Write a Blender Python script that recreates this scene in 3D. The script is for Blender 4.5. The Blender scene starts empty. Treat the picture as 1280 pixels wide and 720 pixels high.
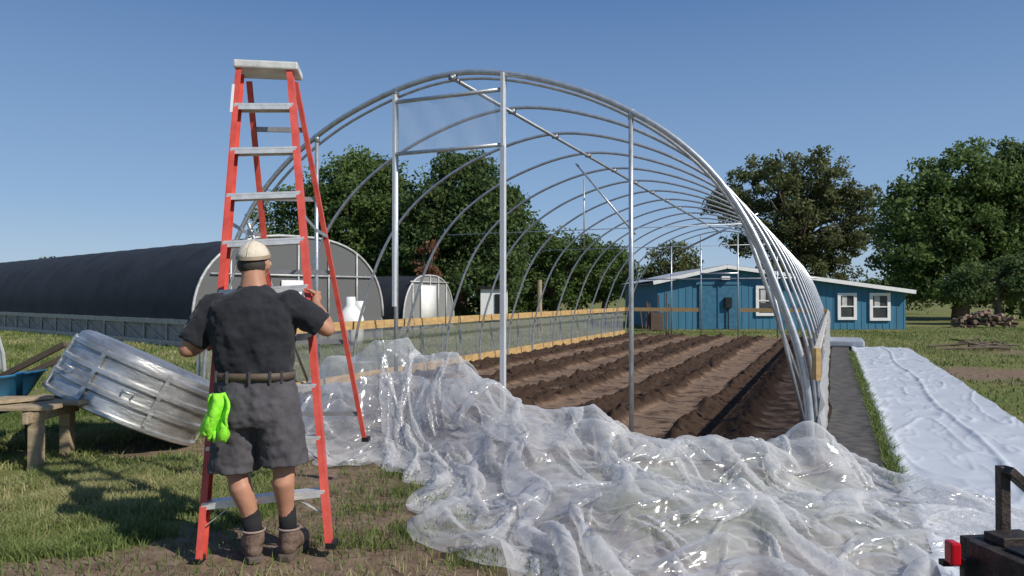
import bpy, math, random
import numpy as np
from mathutils import Vector, Matrix
random.seed(7); np.random.seed(7)
scene=bpy.context.scene
H=1.4; FP=924.4
CA,SA=math.cos(math.radians(23.4)),math.sin(math.radians(23.4))
def W(c,s,z=0): return (CA*c+SA*s, -SA*c+CA*s, z)
# ---------------- helpers ----------------
def link(o,parent=None):
    scene.collection.objects.link(o)
    if parent: o.parent=parent
    return o
def empty(name,loc=(0,0,0)):
    e=bpy.data.objects.new(name,None); e.empty_display_size=.2
    return link(e)
class MB:
    def __init__(s): s.V=[];s.F=[];s.M=[]
    def add(s,v,f,m=0):
        o=len(s.V); s.V+= [tuple(p) for p in v]; s.F+=[tuple(i+o for i in q) for q in f]; s.M+=[m]*len(f)
    def tube(s,pts,r,n=8,m=0,cap=True,ell=None):
        pts=[Vector(p) for p in pts]; k=len(pts)
        if not hasattr(r,'__len__'): r=[r]*k
        t0=(pts[1]-pts[0]).normalized()
        a=Vector((0,0,1)) if abs(t0.z)<.9 else Vector((0,1,0))
        nrm=(a-t0*a.dot(t0)).normalized(); V=[]
        for i,p in enumerate(pts):
            if i==0: t=t0
            elif i==k-1: t=(pts[i]-pts[i-1]).normalized()
            else: t=((pts[i+1]-pts[i]).normalized()+(pts[i]-pts[i-1]).normalized()).normalized()
            nrm=(nrm-t*nrm.dot(t)).normalized(); b=t.cross(nrm)
            for j in range(n):
                an=2*math.pi*j/n
                V.append(p+nrm*math.cos(an)*r[i]+b*math.sin(an)*r[i])
        F=[(i*n+j,i*n+(j+1)%n,(i+1)*n+(j+1)%n,(i+1)*n+j) for i in range(k-1) for j in range(n)]
        if cap: F+=[tuple(range(n))[::-1],tuple((k-1)*n+j for j in range(n))]
        s.add(V,F,m)
    def beam(s,p0,p1,w,h,up=(0,0,1),m=0):
        p0=Vector(p0);p1=Vector(p1);t=(p1-p0).normalized();u=Vector(up)
        a=t.cross(u)
        if a.length<1e-3: a=t.cross(Vector((1,0,0)))
        a.normalize(); b=a.cross(t).normalized()
        V=[]
        for p in (p0,p1):
            for sx,sy in ((-1,-1),(1,-1),(1,1),(-1,1)): V.append(p+a*sx*w/2+b*sy*h/2)
        s.add(V,[(3,2,1,0),(4,5,6,7),(0,1,5,4),(1,2,6,5),(2,3,7,6),(3,0,4,7)],m)
    def box(s,c,d,m=0,rz=0):
        x,y,z=c; co,si=math.cos(rz),math.sin(rz); V=[]
        for sz in(-1,1):
            for sx,sy in((-1,-1),(1,-1),(1,1),(-1,1)):
                a,b=sx*d[0]/2,sy*d[1]/2
                V.append((x+a*co-b*si,y+a*si+b*co,z+sz*d[2]/2))
        s.add(V,[(3,2,1,0),(4,5,6,7),(0,1,5,4),(1,2,6,5),(2,3,7,6),(3,0,4,7)],m)
    def loft(s,rings,m=0,cap=True,n=24,power=2.3):
        V=[];k=len(rings)
        for (cx,cy,z,rx,ry) in rings:
            for j in range(n):
                a=2*math.pi*j/n; ca,sa=math.cos(a),math.sin(a)
                q=(abs(ca)**power+abs(sa)**power)**(-1/power)
                V.append((cx+rx*ca*q,cy+ry*sa*q,z))
        F=[(i*n+j,i*n+(j+1)%n,(i+1)*n+(j+1)%n,(i+1)*n+j) for i in range(k-1) for j in range(n)]
        if cap: F+=[tuple(range(n))[::-1],tuple((k-1)*n+j for j in range(n))]
        s.add(V,F,m)
    def ell(s,c,r,m=0,n=16,rot=None):
        V=[];F=[];R=rot or Matrix.Identity(3);k=n//2
        for i in range(k+1):
            ph=math.pi*(i+.02*(i==0)-.02*(i==k))/k
            for j in range(n):
                a=2*math.pi*j/n
                V.append(Vector(c)+R@Vector((r[0]*math.sin(ph)*math.cos(a),r[1]*math.sin(ph)*math.sin(a),r[2]*math.cos(ph))))
        F=[(i*n+j,(i+1)*n+j,(i+1)*n+(j+1)%n,i*n+(j+1)%n) for i in range(k) for j in range(n)]
        F+=[tuple(range(n)),tuple(k*n+j for j in range(n))[::-1]]
        s.add(V,F,m)
    def obj(s,name,mats,parent=None,smooth=False,bevel=0,remesh=0,sm=0):
        me=bpy.data.meshes.new(name); me.from_pydata(s.V,[],s.F)
        for m in (mats if isinstance(mats,(list,tuple)) else [mats]): me.materials.append(m)
        me.polygons.foreach_set('material_index',s.M)
        if smooth: me.polygons.foreach_set('use_smooth',[True]*len(me.polygons))
        me.update(); o=bpy.data.objects.new(name,me); link(o,parent)
        if bevel:
            b=o.modifiers.new('b','BEVEL'); b.width=bevel; b.segments=2; b.limit_method='ANGLE'
        if remesh:
            r=o.modifiers.new('r','REMESH'); r.mode='VOXEL'; r.voxel_size=remesh; r.use_smooth_shade=True
            if sm:
                q=o.modifiers.new('s','SMOOTH'); q.factor=.5; q.iterations=sm
        return o
def npmesh(name,V,F,mat,parent=None,smooth=True,attrs=None):
    me=bpy.data.meshes.new(name); V=np.asarray(V,dtype=np.float32); F=np.asarray(F,dtype=np.int32)
    k=F.shape[1]
    me.vertices.add(len(V)); me.vertices.foreach_set('co',V.ravel())
    me.loops.add(F.size); me.loops.foreach_set('vertex_index',F.ravel())
    me.polygons.add(len(F)); me.polygons.foreach_set('loop_start',np.arange(0,F.size,k,dtype=np.int32))
    me.polygons.foreach_set('loop_total',np.full(len(F),k,dtype=np.int32))
    me.update(calc_edges=True)
    me.polygons.foreach_set('use_smooth',np.full(len(F),smooth))
    for an,av in (attrs or {}).items():
        a=me.attributes.new(an,'FLOAT','POINT'); a.data.foreach_set('value',np.asarray(av,dtype=np.float32).ravel())
    me.materials.append(mat); o=bpy.data.objects.new(name,me); return link(o,parent)
def gridF(nu,nv):
    i=np.arange(nu-1)[:,None]; j=np.arange(nv-1)[None]
    a=i*nv+j
    return np.stack([a,a+nv,a+nv+1,a+1],-1).reshape(-1,4)
def vnoise(x,y,seed=0):
    r=np.random.RandomState(seed).rand(256,256)
    xi=np.floor(x).astype(int);yi=np.floor(y).astype(int);fx=x-xi;fy=y-yi
    fx=fx*fx*(3-2*fx);fy=fy*fy*(3-2*fy)
    a=r[xi%256,yi%256];b=r[(xi+1)%256,yi%256];c=r[xi%256,(yi+1)%256];d=r[(xi+1)%256,(yi+1)%256]
    return a*(1-fx)*(1-fy)+b*fx*(1-fy)+c*(1-fx)*fy+d*fx*fy
def fbm(x,y,sc=1,octv=4,seed=0):
    s=0;a=1;t=0
    for o in range(octv):
        th=.6+o*1.1; X=x*math.cos(th)-y*math.sin(th); Y=x*math.sin(th)+y*math.cos(th)
        s=s+a*vnoise(X*sc*2**o+17.3*o,Y*sc*2**o+5.1*o,seed+o); t+=a;a*=.5
    return s/t
# ---------------- materials ----------------
def newmat(name):
    m=bpy.data.materials.new(name); m.use_nodes=True; nt=m.node_tree
    for n in list(nt.nodes): nt.nodes.remove(n)
    out=nt.nodes.new('ShaderNodeOutputMaterial'); return m,nt,out
def N(nt,t,**kw):
    n=nt.nodes.new(t)
    for k,v in kw.items():
        if k in n.inputs.keys(): n.inputs[k].default_value=v
        else: setattr(n,k,v)
    return n
def mat(name,col,rough=.6,metal=0,var=.25,scale=6,bump=.15,bscale=40,spec=.4,col2=None,stretch=(1,1,1),sheen=0):
    m,nt,out=newmat(name); L=nt.links.new
    tc=N(nt,'ShaderNodeTexCoord'); mp=N(nt,'ShaderNodeMapping'); mp.inputs['Scale'].default_value=stretch
    L(tc.outputs['Object'],mp.inputs['Vector'])
    nz=N(nt,'ShaderNodeTexNoise',Scale=scale,Detail=6.0,Roughness=.6); L(mp.outputs[0],nz.inputs['Vector'])
    rp=N(nt,'ShaderNodeValToRGB'); c=np.array(col); c2=np.array(col2) if col2 is not None else np.clip(c*(1+var),0,1); c1=c*(1-var)
    rp.color_ramp.elements[0].position=.3; rp.color_ramp.elements[1].position=.7
    rp.color_ramp.elements[0].color=(*c1,1); rp.color_ramp.elements[1].color=(*c2,1)
    L(nz.outputs['Fac'],rp.inputs[0])
    p=N(nt,'ShaderNodeBsdfPrincipled',Roughness=rough,Metallic=metal); p.inputs['Specular IOR Level'].default_value=spec
    L(rp.outputs[0],p.inputs['Base Color'])
    if sheen: p.inputs['Sheen Weight'].default_value=sheen
    if bump:
        n2=N(nt,'ShaderNodeTexNoise',Scale=bscale,Detail=5.0); L(mp.outputs[0],n2.inputs['Vector'])
        b=N(nt,'ShaderNodeBump',Strength=bump,Distance=.02); L(n2.outputs['Fac'],b.inputs['Height']); L(b.outputs[0],p.inputs['Normal'])
    L(p.outputs[0],out.inputs[0]); return m
def filmmat(name,base,edge,white=.8,rough=.16,gl=1.0,bs=10,bst=.3,tl=.4,crease=False,g0=.05,g1=.5):
    m,nt,out=newmat(name); L=nt.links.new
    tc=N(nt,'ShaderNodeTexCoord'); nz=N(nt,'ShaderNodeTexNoise',Scale=bs,Detail=1.0 if crease else 4.0,Distortion=.8 if crease else 0.); L(tc.outputs['Object'],nz.inputs['Vector'])
    h=nz.outputs['Fac']
    if crease:
        def ridge(o):
            a1=N(nt,'ShaderNodeMath',operation='SUBTRACT'); L(o,a1.inputs[0]); a1.inputs[1].default_value=.5
            a2=N(nt,'ShaderNodeMath',operation='ABSOLUTE'); L(a1.outputs[0],a2.inputs[0]); return a2.outputs[0]
        nb=N(nt,'ShaderNodeTexNoise',Scale=bs*2.7,Detail=0.0,Distortion=.5); L(tc.outputs['Object'],nb.inputs['Vector'])
        ma=N(nt,'ShaderNodeMath',operation='MULTIPLY_ADD'); L(ridge(nb.outputs['Fac']),ma.inputs[0]); ma.inputs[1].default_value=.16; L(ridge(h),ma.inputs[2]); h=ma.outputs[0]
    bp=N(nt,'ShaderNodeBump',Strength=bst,Distance=.12 if crease else .03); L(h,bp.inputs['Height'])
    d=N(nt,'ShaderNodeBsdfDiffuse',Color=(white,white*1.0,white*1.0,1)); t=N(nt,'ShaderNodeBsdfTranslucent',Color=(white,white,white,1))
    L(bp.outputs[0],d.inputs['Normal']); L(bp.outputs[0],t.inputs['Normal'])
    mx=N(nt,'ShaderNodeMixShader',Fac=tl); L(d.outputs[0],mx.inputs[1]); L(t.outputs[0],mx.inputs[2])
    tr=N(nt,'ShaderNodeBsdfTransparent',Color=(.97,.97,.97,1))
    lw=N(nt,'ShaderNodeLayerWeight',Blend=.5); L(bp.outputs[0],lw.inputs['Normal'])
    pw_=N(nt,'ShaderNodeMath',operation='POWER'); L(lw.outputs['Facing'],pw_.inputs[0]); pw_.inputs[1].default_value=1.6
    mr=N(nt,'ShaderNodeMapRange'); mr.inputs['To Min'].default_value=base; mr.inputs['To Max'].default_value=edge
    L(pw_.outputs[0],mr.inputs['Value'])
    m2=N(nt,'ShaderNodeMixShader'); L(mr.outputs[0],m2.inputs[0]); L(tr.outputs[0],m2.inputs[1]); L(mx.outputs[0],m2.inputs[2])
    g=N(nt,'ShaderNodeBsdfGlossy',Roughness=rough,Color=(gl,gl,gl,1)); L(bp.outputs[0],g.inputs['Normal'])
    p4=N(nt,'ShaderNodeMath',operation='POWER'); L(lw.outputs['Facing'],p4.inputs[0]); p4.inputs[1].default_value=4.0
    gr=N(nt,'ShaderNodeMapRange'); gr.inputs['To Min'].default_value=g0; gr.inputs['To Max'].default_value=g1; L(p4.outputs[0],gr.inputs['Value'])
    m3=N(nt,'ShaderNodeMixShader'); L(gr.outputs[0],m3.inputs[0]); L(m2.outputs[0],m3.inputs[1]); L(g.outputs[0],m3.inputs[2])
    L(m3.outputs[0],out.inputs[0]); return m
GALV=mat('galvanised',(.50,.52,.54),.4,.7,.2,15,.08,80)
ALU=mat('aluminium',(.72,.72,.72),.42,.5,.15,20,.1,80)
RED=mat('ladder_red',(.60,.07,.05),.45,0,.18,9,.05,60,col2=(.70,.12,.09))
BLACKM=mat('black_metal',(.02,.02,.022),.5,.3,.4,20,.2,60)
WOOD=mat('new_lumber',(.50,.33,.14),.7,0,.25,5,.2,60,stretch=(1,1,4))
OLDW=mat('weathered_wood',(.36,.28,.18),.8,0,.35,5,.4,50,stretch=(1,6,6))
SHADE=mat('shade_cloth',(.024,.026,.030),.7,0,.35,1.2,.4,5,spec=.3)
WHITE=mat('white_paint',(.78,.78,.76),.5,0,.08,6,.05,50)
FILM=filmmat('clear_film',.14,.68,.92,.2,1,3.2,.6,.45,True,.06,.35)
FILM2=filmmat('panel_film',.22,.5,.85,.15,1,6,.3)
FILM3=filmmat('side_film',.28,.6,.42,.25,.8,10,.3)
FILM4=filmmat('side_film_white',.6,.85,.75,.25,.8,6,.5)
# ---------------- world / camera / sun ----------------
sdir=Vector((.80,-.56,.82)).normalized()
w=bpy.data.worlds.new('World'); scene.world=w; w.use_nodes=True; nt=w.node_tree
bg=nt.nodes['Background']; sky=nt.nodes.new('ShaderNodeTexSky'); sky.sky_type='NISHITA'; sky.sun_disc=False
sky.sun_elevation=math.asin(sdir.z); sky.sun_rotation=math.atan2(sdir.x,sdir.y)
sky.air_density=1.0; sky.dust_density=.3; sky.ozone_density=1.5; sky.altitude=0
SK=.1
tcw=nt.nodes.new('ShaderNodeTexCoord'); sx=nt.nodes.new('ShaderNodeSeparateXYZ'); nt.links.new(tcw.outputs['Generated'],sx.inputs[0])
rw=nt.nodes.new('ShaderNodeValToRGB'); er=rw.color_ramp.elements; er.new(.1); er.new(.36)
for i,(p_,c_) in enumerate(((0,(.40,.54,.71)),(.12,(.25,.41,.655)),(.38,(.095,.205,.445)),(1,(.055,.13,.33)))): er[i].position=p_; er[i].color=(*c_,1)
nt.links.new(sx.outputs[2],rw.inputs[0])
mu=nt.nodes.new('ShaderNodeMix'); mu.data_type='RGBA'; mu.blend_type='MULTIPLY'; mu.inputs[0].default_value=1; nt.links.new(rw.outputs[0],mu.inputs[6]); mu.inputs[7].default_value=(1/SK,1/SK,1/SK,1)
mw=nt.nodes.new('ShaderNodeMix'); mw.data_type='RGBA'; mw.inputs[0].default_value=.85; nt.links.new(sky.outputs[0],mw.inputs[6]); nt.links.new(mu.outputs[2],mw.inputs[7])
nt.links.new(mw.outputs[2],bg.inputs[0]); bg.inputs[1].default_value=SK
sl=bpy.data.lights.new('sun','SUN'); sl.energy=4.6; sl.angle=math.radians(.5); sl.color=(1,.94,.85)
so=bpy.data.objects.new('sun',sl); link(so); so.rotation_euler=(-sdir).to_track_quat('-Z','Y').to_euler(); so.location=(5,-5,12)
cam=bpy.data.cameras.new('camera'); cam.lens=26; cam.sensor_width=36; cam.clip_end=3000; cam.clip_start=.05
co=bpy.data.objects.new('camera',cam); link(co); co.location=(0,0,H); co.rotation_euler=(math.radians(90.68),0,0); scene.camera=co
scene.view_settings.view_transform='Standard'; scene.view_settings.look='None'; scene.view_settings.exposure=0
# ---------------- ground ----------------
def axis(lo,hi,step,far,g=1.13):
    a=list(np.arange(lo,hi,step)); st=step
    r=[];x=hi;
    while x<far: r.append(x); st*=g; x+=st
    r.append(far+50); l=[];x=lo;st=step
    while x>-far: st*=g; x-=st; l.append(x)
    return np.array(l[::-1]+a+r)
gx=axis(-6,5,.05,900); gy=axis(2.6,10,.05,1200)
def smooth(e0,e1,x): t=np.clip((x-e0)/(e1-e0),0,1); return t*t*(3-2*t)
def dirtmask(X,Y):
    n=fbm(X,Y,1.3,5,3); n2=fbm(X,Y,5,4,9)
    def blob(cx,cy,rx,ry): return np.exp(-(((X-cx)/rx)**2+((Y-cy)/ry)**2))
    d=blob(-.3,5.2,1.1,2.0)*1.35+blob(-.8,4.5,.8,.7)*.9+blob(.6,3.6,1.6,1.0)*1.0+blob(-2.6,3.7,1.5,.26)*1.3+blob(-3.2,7.0,.9,.6)*.6+blob(-1.4,6.6,1.2,1.1)*.9
    d=d+blob(9.6,13.2,2.2,1.6)*1.2+blob(13,18,3,1.0)*.5+blob(-3.3,4.7,.5,.25)*.5
    c=CA*X-SA*Y; s=SA*X+CA*Y
    d=d+smooth(-7.3,-6.9,c)*smooth(.2,-.1,c)*smooth(5.9,6.4,s)*smooth(27.5,26.5,s)*1.2
    d=d+(n-.5)*1.5+(n2-.5)*.9
    return smooth(.34,.70,d)
GX,GY=np.meshgrid(gx,gy,indexing='ij')
DM=dirtmask(GX,GY)
near=smooth(14,9,np.hypot(GX,GY))
gz=(fbm(GX,GY,.9,3,21)-.5)*.03*near+(fbm(GX,GY,7,4,22)-.5)*.022*near*(.4+DM)-.006
m,nt,out=newmat('ground_mat'); L=nt.links.new
tc=N(nt,'ShaderNodeTexCoord')
def nz(sc,det=7.,r=.65):
    n=N(nt,'ShaderNodeTexNoise',Scale=sc,Detail=det,Roughness=r); L(tc.outputs['Object'],n.inputs['Vector']); return n
def ramp(src,stops):
    r=N(nt,'ShaderNodeValToRGB'); e=r.color_ramp.elements
    while len(e)<len(stops): e.new(.5)
    for i,(p,c) in enumerate(stops): e[i].position=p; e[i].color=(*c,1)
    L(src,r.inputs[0]); return r
g1=ramp(nz(22).outputs['Fac'],[(.3,(.06,.075,.022)),(.5,(.14,.155,.05)),(.72,(.25,.225,.10))])
g2=ramp(nz(.35).outputs['Fac'],[(.35,(.12,.155,.042)),(.65,(.27,.24,.105))])
mg=N(nt,'ShaderNodeMix',data_type='RGBA'); mg.inputs[0].default_value=.5; L(g1.outputs[0],mg.inputs[6]); L(g2.outputs[0],mg.inputs[7])
d1=ramp(nz(9).outputs['Fac'],[(.3,(.12,.08,.055)),(.5,(.21,.15,.105)),(.75,(.30,.225,.165))])
at=N(nt,'ShaderNodeAttribute',attribute_name='dirt')
mm=N(nt,'ShaderNodeMix',data_type='RGBA'); L(at.outputs['Fac'],mm.inputs[0]); L(mg.outputs[2],mm.inputs[6]); L(d1.outputs[0],mm.inputs[7])
p=N(nt,'ShaderNodeBsdfPrincipled',Roughness=.95); p.inputs['Specular IOR Level'].default_value=.1
L(mm.outputs[2],p.inputs['Base Color']); b=N(nt,'ShaderNodeBump',Strength=.6,Distance=.03); L(nz(60).outputs['Fac'],b.inputs['Height']); L(b.outputs[0],p.inputs['Normal']); L(p.outputs[0],out.inputs[0])
npmesh('ground',np.stack([GX,GY,gz],-1).reshape(-1,3),gridF(len(gx),len(gy)),m,attrs={'dirt':DM})
# grass blades
m,nt,out=newmat('grass_blade'); L=nt.links.new
at=N(nt,'ShaderNodeAttribute',attribute_name='shade'); r=N(nt,'ShaderNodeValToRGB'); e=r.color_ramp.elements; e.new(.5)
e[0].color=(.075,.12,.025,1); e[1].position=.5; e[1].color=(.19,.245,.065,1); e[2].position=1; e[2].color=(.46,.40,.21,1)
L(at.outputs['Fac'],r.inputs[0]); p=N(nt,'ShaderNodeBsdfPrincipled',Roughness=.6); L(r.outputs[0],p.inputs['Base Color'])
t=N(nt,'ShaderNodeBsdfTranslucent'); L(r.outputs[0],t.inputs[0]); x=N(nt,'ShaderNodeMixShader',Fac=.3); L(p.outputs[0],x.inputs[1]); L(t.outputs[0],x.inputs[2]); L(x.outputs[0],out.inputs[0])
GR=m
def mkblades(X,Y,z,h,wd,r,shb):
    n=len(X); hh=h*r.uniform(.4,1.25,n); a=r.uniform(0,6.28,n); b=r.uniform(0,6.28,n); le=r.uniform(.1,1.1,n)*hh
    w=wd*r.uniform(.6,1.5,n)
    dx,dy=np.cos(a)*w,np.sin(a)*w; lx,ly=np.cos(b)*le,np.sin(b)*le
    P=np.stack([np.stack([X-dx,Y-dy,z],-1),np.stack([X+dx,Y+dy,z],-1),np.stack([X+dx*.7+lx*.35,Y+dy*.7+ly*.35,z+hh*.6],-1),np.stack([X-dx*.7+lx*.35,Y-dy*.7+ly*.35,z+hh*.6],-1),np.stack([X+lx,Y+ly,z+hh],-1)],1)
    sh=np.clip(r.rand(n)*.55+shb,0,1)
    i=np.arange(n)[:,None]*5
    T=np.concatenate([i+np.array([[0,1,2]]),i+np.array([[0,2,3]]),i+np.array([[3,2,4]])])
    return P.reshape(-1,3),T,np.repeat(sh,5)
def blades(n,x0,x1,y0,y1,h,seed,wd=.004):
    r=np.random.RandomState(seed)
    X=r.uniform(x0,x1,n);Y=r.uniform(y0,y1,n)
    D=dirtmask(X,Y); c=CA*X-SA*Y; s=SA*X+CA*Y
    cl=fbm(X,Y,3.5,4,33)
    keep=(r.rand(n)<(1-D*.97)*smooth(.22,.58,cl)+.015) & ~((c>-6.9)&(c<.42)&(s>6.2)&(s<27)) & ~((c>.42)&(c<1.95)&(s>3.5)&(s<22.6)) & (np.abs(X)<.75*Y+.3)
    X=X[keep];Y=Y[keep];cl=cl[keep]
    z=(fbm(X,Y,.9,3,21)-.5)*.03*smooth(14,9,np.hypot(X,Y))-.01
    return mkblades(X,Y,z,h*(.6+cl),wd,r,(fbm(X,Y,.8,4,41)-.4)*1.5)
parts=[blades(200000,-3.8,.6,3.4,6.2,.058,1,.0032),blades(120000,-6.5,0,6,11,.062,2,.005),blades(90000,-22,2,11,30,.07,3,.011),blades(120000,2,26,4.5,34,.055,4,.010)]
r_=np.random.RandomState(77); tx=[];ty=[]
for cx,cy in ((-.75,5.3),(-.55,5.0),(-.6,4.4),(-.95,4.9),(-.75,4.15),(-.35,4.35),(-1.0,4.25),(-.2,3.95),(-.9,5.8),(-.3,4.7)):
    k=r_.randint(120,320); tx.append(cx+r_.normal(0,.11,k)); ty.append(cy+r_.normal(0,.08,k))
tx=np.concatenate(tx);ty=np.concatenate(ty); parts.append(mkblades(tx,ty,np.full(len(tx),-.005),np.full(len(tx),.06),.0035,r_,-.05))
c_=r_.uniform(.39,.50,7000); s_=r_.uniform(6,20,7000); parts.append(mkblades(CA*c_+SA*s_,-SA*c_+CA*s_,np.zeros(7000),np.full(7000,.09),.006,r_,0))
V=[];F=[];S=[];o=0
for a,b_,c in parts: V.append(a);F.append(b_+o);S.append(c);o+=len(a)
npmesh('grass',np.concatenate(V),np.concatenate(F),GR,attrs={'shade':np.concatenate(S)},smooth=False)
# ---------------- soil ----------------
cL,cR,S0,S1=-6.84,-.15,6.58,26.08; cM=(cL+cR)/2; HW=(cR-cL)/2
cs=np.linspace(cL+.08,cR-.08,260); ss=np.concatenate([np.arange(S0-.1,14,.03),np.arange(14,S1,.07)])
C,S=np.meshgrid(cs,ss,indexing='ij')
wob=(fbm(C,S,1.2,3,51)-.5)*.22
ph=((C+wob-cL)/1.3)%1.0
bed=smooth(.08,.2,ph)*smooth(.72,.58,ph)
ridge=np.exp(-((ph-.2)/.08)**2)+np.exp(-((ph-.6)/.08)**2)
lump=fbm(C,S,5.5,4,52)
clod=fbm(C,S,14,4,53)
edge=smooth(S0-.1,S0+.5,S)
z=.02+edge*(bed*.03+ridge*(.02+.15*np.clip(lump-.3,0,1))*(.6+.8*fbm(C,S,2.6,2,57)))+(clod-.5)*.10*(.14+.7*bed+ridge*.7)+(fbm(C,S,34,2,58)-.5)*.04*(.25+bed)
P=np.stack([CA*C+SA*S,-SA*C+CA*S,z],-1).reshape(-1,3)
bedc=np.clip(bed*.65+ridge*.4+(lump-.5)*1.4+(clod-.5)*1.1+smooth(-1.6,-.9,C)*.3,0,1)
m,nt,out=newmat('soil_mat'); L=nt.links.new
tc=N(nt,'ShaderNodeTexCoord'); n1=nz(14); n2=nz(70)
at=N(nt,'ShaderNodeAttribute',attribute_name='bed')
ad=N(nt,'ShaderNodeMath',operation='MULTIPLY_ADD'); L(n1.outputs['Fac'],ad.inputs[0]); ad.inputs[1].default_value=.5; L(at.outputs['Fac'],ad.inputs[2])
r=ramp(ad.outputs[0],[(.25,(.225,.155,.108)),(.65,(.105,.068,.046)),(1.0,(.058,.037,.026))])
p=N(nt,'ShaderNodeBsdfPrincipled',Roughness=.95); p.inputs['Specular IOR Level'].default_value=.1; L(r.outputs[0],p.inputs['Base Color'])
b=N(nt,'ShaderNodeBump',Strength=.8,Distance=.02); L(n2.outputs['Fac'],b.inputs['Height']); L(b.outputs[0],p.inputs['Normal']); L(p.outputs[0],out.inputs[0])
npmesh('soil_beds',P,gridF(len(cs),len(ss)),m,attrs={'bed':bedc})
# ---------------- hoop frame ----------------
prof=[(-HW,0),(-HW+.02,.45),(-3.26,.9),(-3.1,1.4),(-2.88,1.95),(-2.6,2.41),(-2.25,2.78),(-1.83,3.08),(-1.3,3.35),(-.62,3.57),(0,3.65)]
prof=prof+[(-a,b_) for a,b_ in prof[-2::-1]]
def catmull(P,k=4):
    P=[Vector((*p,0)) for p in P]; o=[]
    for i in range(len(P)-1):
        p0=P[max(i-1,0)];p1=P[i];p2=P[i+1];p3=P[min(i+2,len(P)-1)]
        for j in range(k):
            t=j/k; o.append(.5*((2*p1)+(-p0+p2)*t+(2*p0-5*p1+4*p2-p3)*t*t+(-p0+3*p1-3*p2+p3)*t**3))
    o.append(P[-1]); return [(p.x,p.y) for p in o]
pf=catmull(prof)
hp=empty('greenhouse_frame')
mb=MB(); nh=14
for i in range(nh):
    s=S0+1.5*i
    mb.tube([W(cM+a,s,b_) for a,b_ in pf],.028 if i==0 else .021,8)
mb.tube([W(cM+a*.99,S0+.10,b_*.99) for a,b_ in pf],.016,6)
mb.obj('hoops',GALV,hp,True)
mb=MB()
mb.tube([W(cM,S0-.05,3.6),W(cM,S1,3.6)],.021,8)
for i in range(nh):
    s=S0+1.5*i
    mb.beam(W(cM-.04,s,3.61),W(cM+.04,s,3.61),.05,.05)
mb.obj('purlins',mat('dull_steel',(.3,.31,.33),.5,.6),hp,True)
def zprof(c):
    a=[q[0] for q in pf]; b_=[q[1] for q in pf]; return float(np.interp(c-cM,a,b_))
mb=MB()
for c in (-5.18,-4.16,-2.93,-1.67):
    zt=zprof(c); r=.022
    mb.tube([W(c,S0,0),W(c,S0,zt)],r,10)
    mb.beam(W(c,S0,zt-.07),W(c,S0,zt+.015),.045,.05)
    mb.tube([W(c,S1,0),W(c,S1,zt)],.025,8)
for zz in(2.88,3.42): mb.beam(W(-4.16,S0-.03,zz),W(-2.93,S0-.03,zz),.045,.03)
mb.beam(W(-4.16,S1,2.2),W(-2.93,S1,2.2),.05,.05)
mb.tube([W(cL+.3,S1,2.02),W(cR-.3,S1,2.02)],.02,6)
mb.tube([W(cM+2.75,S0+.05,2.2),W(cR-.03,S0+1.7,.1)],.02,8)
mb.tube([W(cM+2.95,S0+.1,1.8),W(cR-.06,S0+.75,.1)],.018,8)
mb.tube([W(cM-2.7,S0+.05,2.25),W(cL+.04,S0+1.9,.15)],.02,8)
mb.tube([W(cM-.2,S0+4.5,3.5),W(cM+.75,S0+4.5,2.35)],.016,6)
mb.tube([W(cM-.55,S0+6,3.5),W(cM-.55,S0+6,2.2)],.012,6)
mb.tube([W(cM+2.4,S0+6,2.75),W(cM+1.2,S0+6,2.2)],.016,6)
for s in(S0+4.5,S0+9): mb.tube([W(cM-2.5,s,2.45),W(cM+2.5,s,2.45)],.007,5)
mb.obj('end_posts_and_braces',GALV,hp,True)
mb=MB()
mb.beam(W(-4.16,S0-.03,1.3),W(-4.16,S0-.03,3.5),.05,.03,up=(CA,-SA,0)); mb.beam(W(-2.93,S0-.03,.02),W(-2.93,S0-.03,2.86),.05,.045,up=(CA,-SA,0)); mb.beam(W(-2.93,S0-.035,2.87),W(-2.93,S0-.035,3.58),.05,.03,up=(CA,-SA,0))
mb.obj('lock_channel',mat('white_alu',(.66,.67,.68),.45,.3,.06,10,.03),hp)
gxx=np.linspace(-4.13,-2.96,14); zz=np.linspace(2.9,3.4,7); V=[]
for i,c in enumerate(gxx):
    for z_ in zz: V.append(W(c,S0-.045+.012*math.sin(i*1.7+z_*9),z_))
npmesh('header_panel_film',V,gridF(14,7),FILM2,hp)
mb=MB()
for c,sg in((cL,-1),(cR,1)):
    cc=c+sg*.035
    for k in range(5):
        a=S0+(S1-S0)*k/5; b_=S0+(S1-S0)*(k+1)/5-.01
        mb.beam(W(cc,a,.95),W(cc,b_,.95),.04,.13 if sg<0 else .06,m=0 if sg<0 else 1)
        mb.beam(W(cc,a,.12),W(cc,b_,.12),.04,.16,m=0 if sg<0 else 1)
for c0,c1 in((cL,-4.25),(-2.85,cR)): mb.beam(W(c0,S1,.95),W(c1,S1,.95),.04,.13)
mb.beam(W(cR+.03,S0-.04,.72),W(cR+.03,S0-.04,.98),.09,.04)
mb.obj('baseboards',[WOOD,mat('aged_board',(.5,.47,.42),.8)],hp)
mb=MB()
for i in range(27):
    s=S0+.75*i
    if s<S1: mb.beam(W(cL-.06,s,0),W(cL-.06,s,.9),.03,.03)
mb.obj('side_stakes',GALV,hp)
for c,sg in((cL,-1),(cR,1)):
    sv=np.linspace(S0,S1,260); zv=np.linspace(.02,.93,12)
    SS,ZZ=np.meshgrid(sv,zv,indexing='ij'); off=c+sg*.075+(.03 if sg<0 else .10)*(fbm(SS,ZZ*4,2.2,3,61)-.5)
    npmesh('side_film',np.stack([CA*off+SA*SS,-SA*off+CA*SS,ZZ],-1).reshape(-1,3),gridF(260,12),FILM3 if sg<0 else FILM4,hp)
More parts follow.
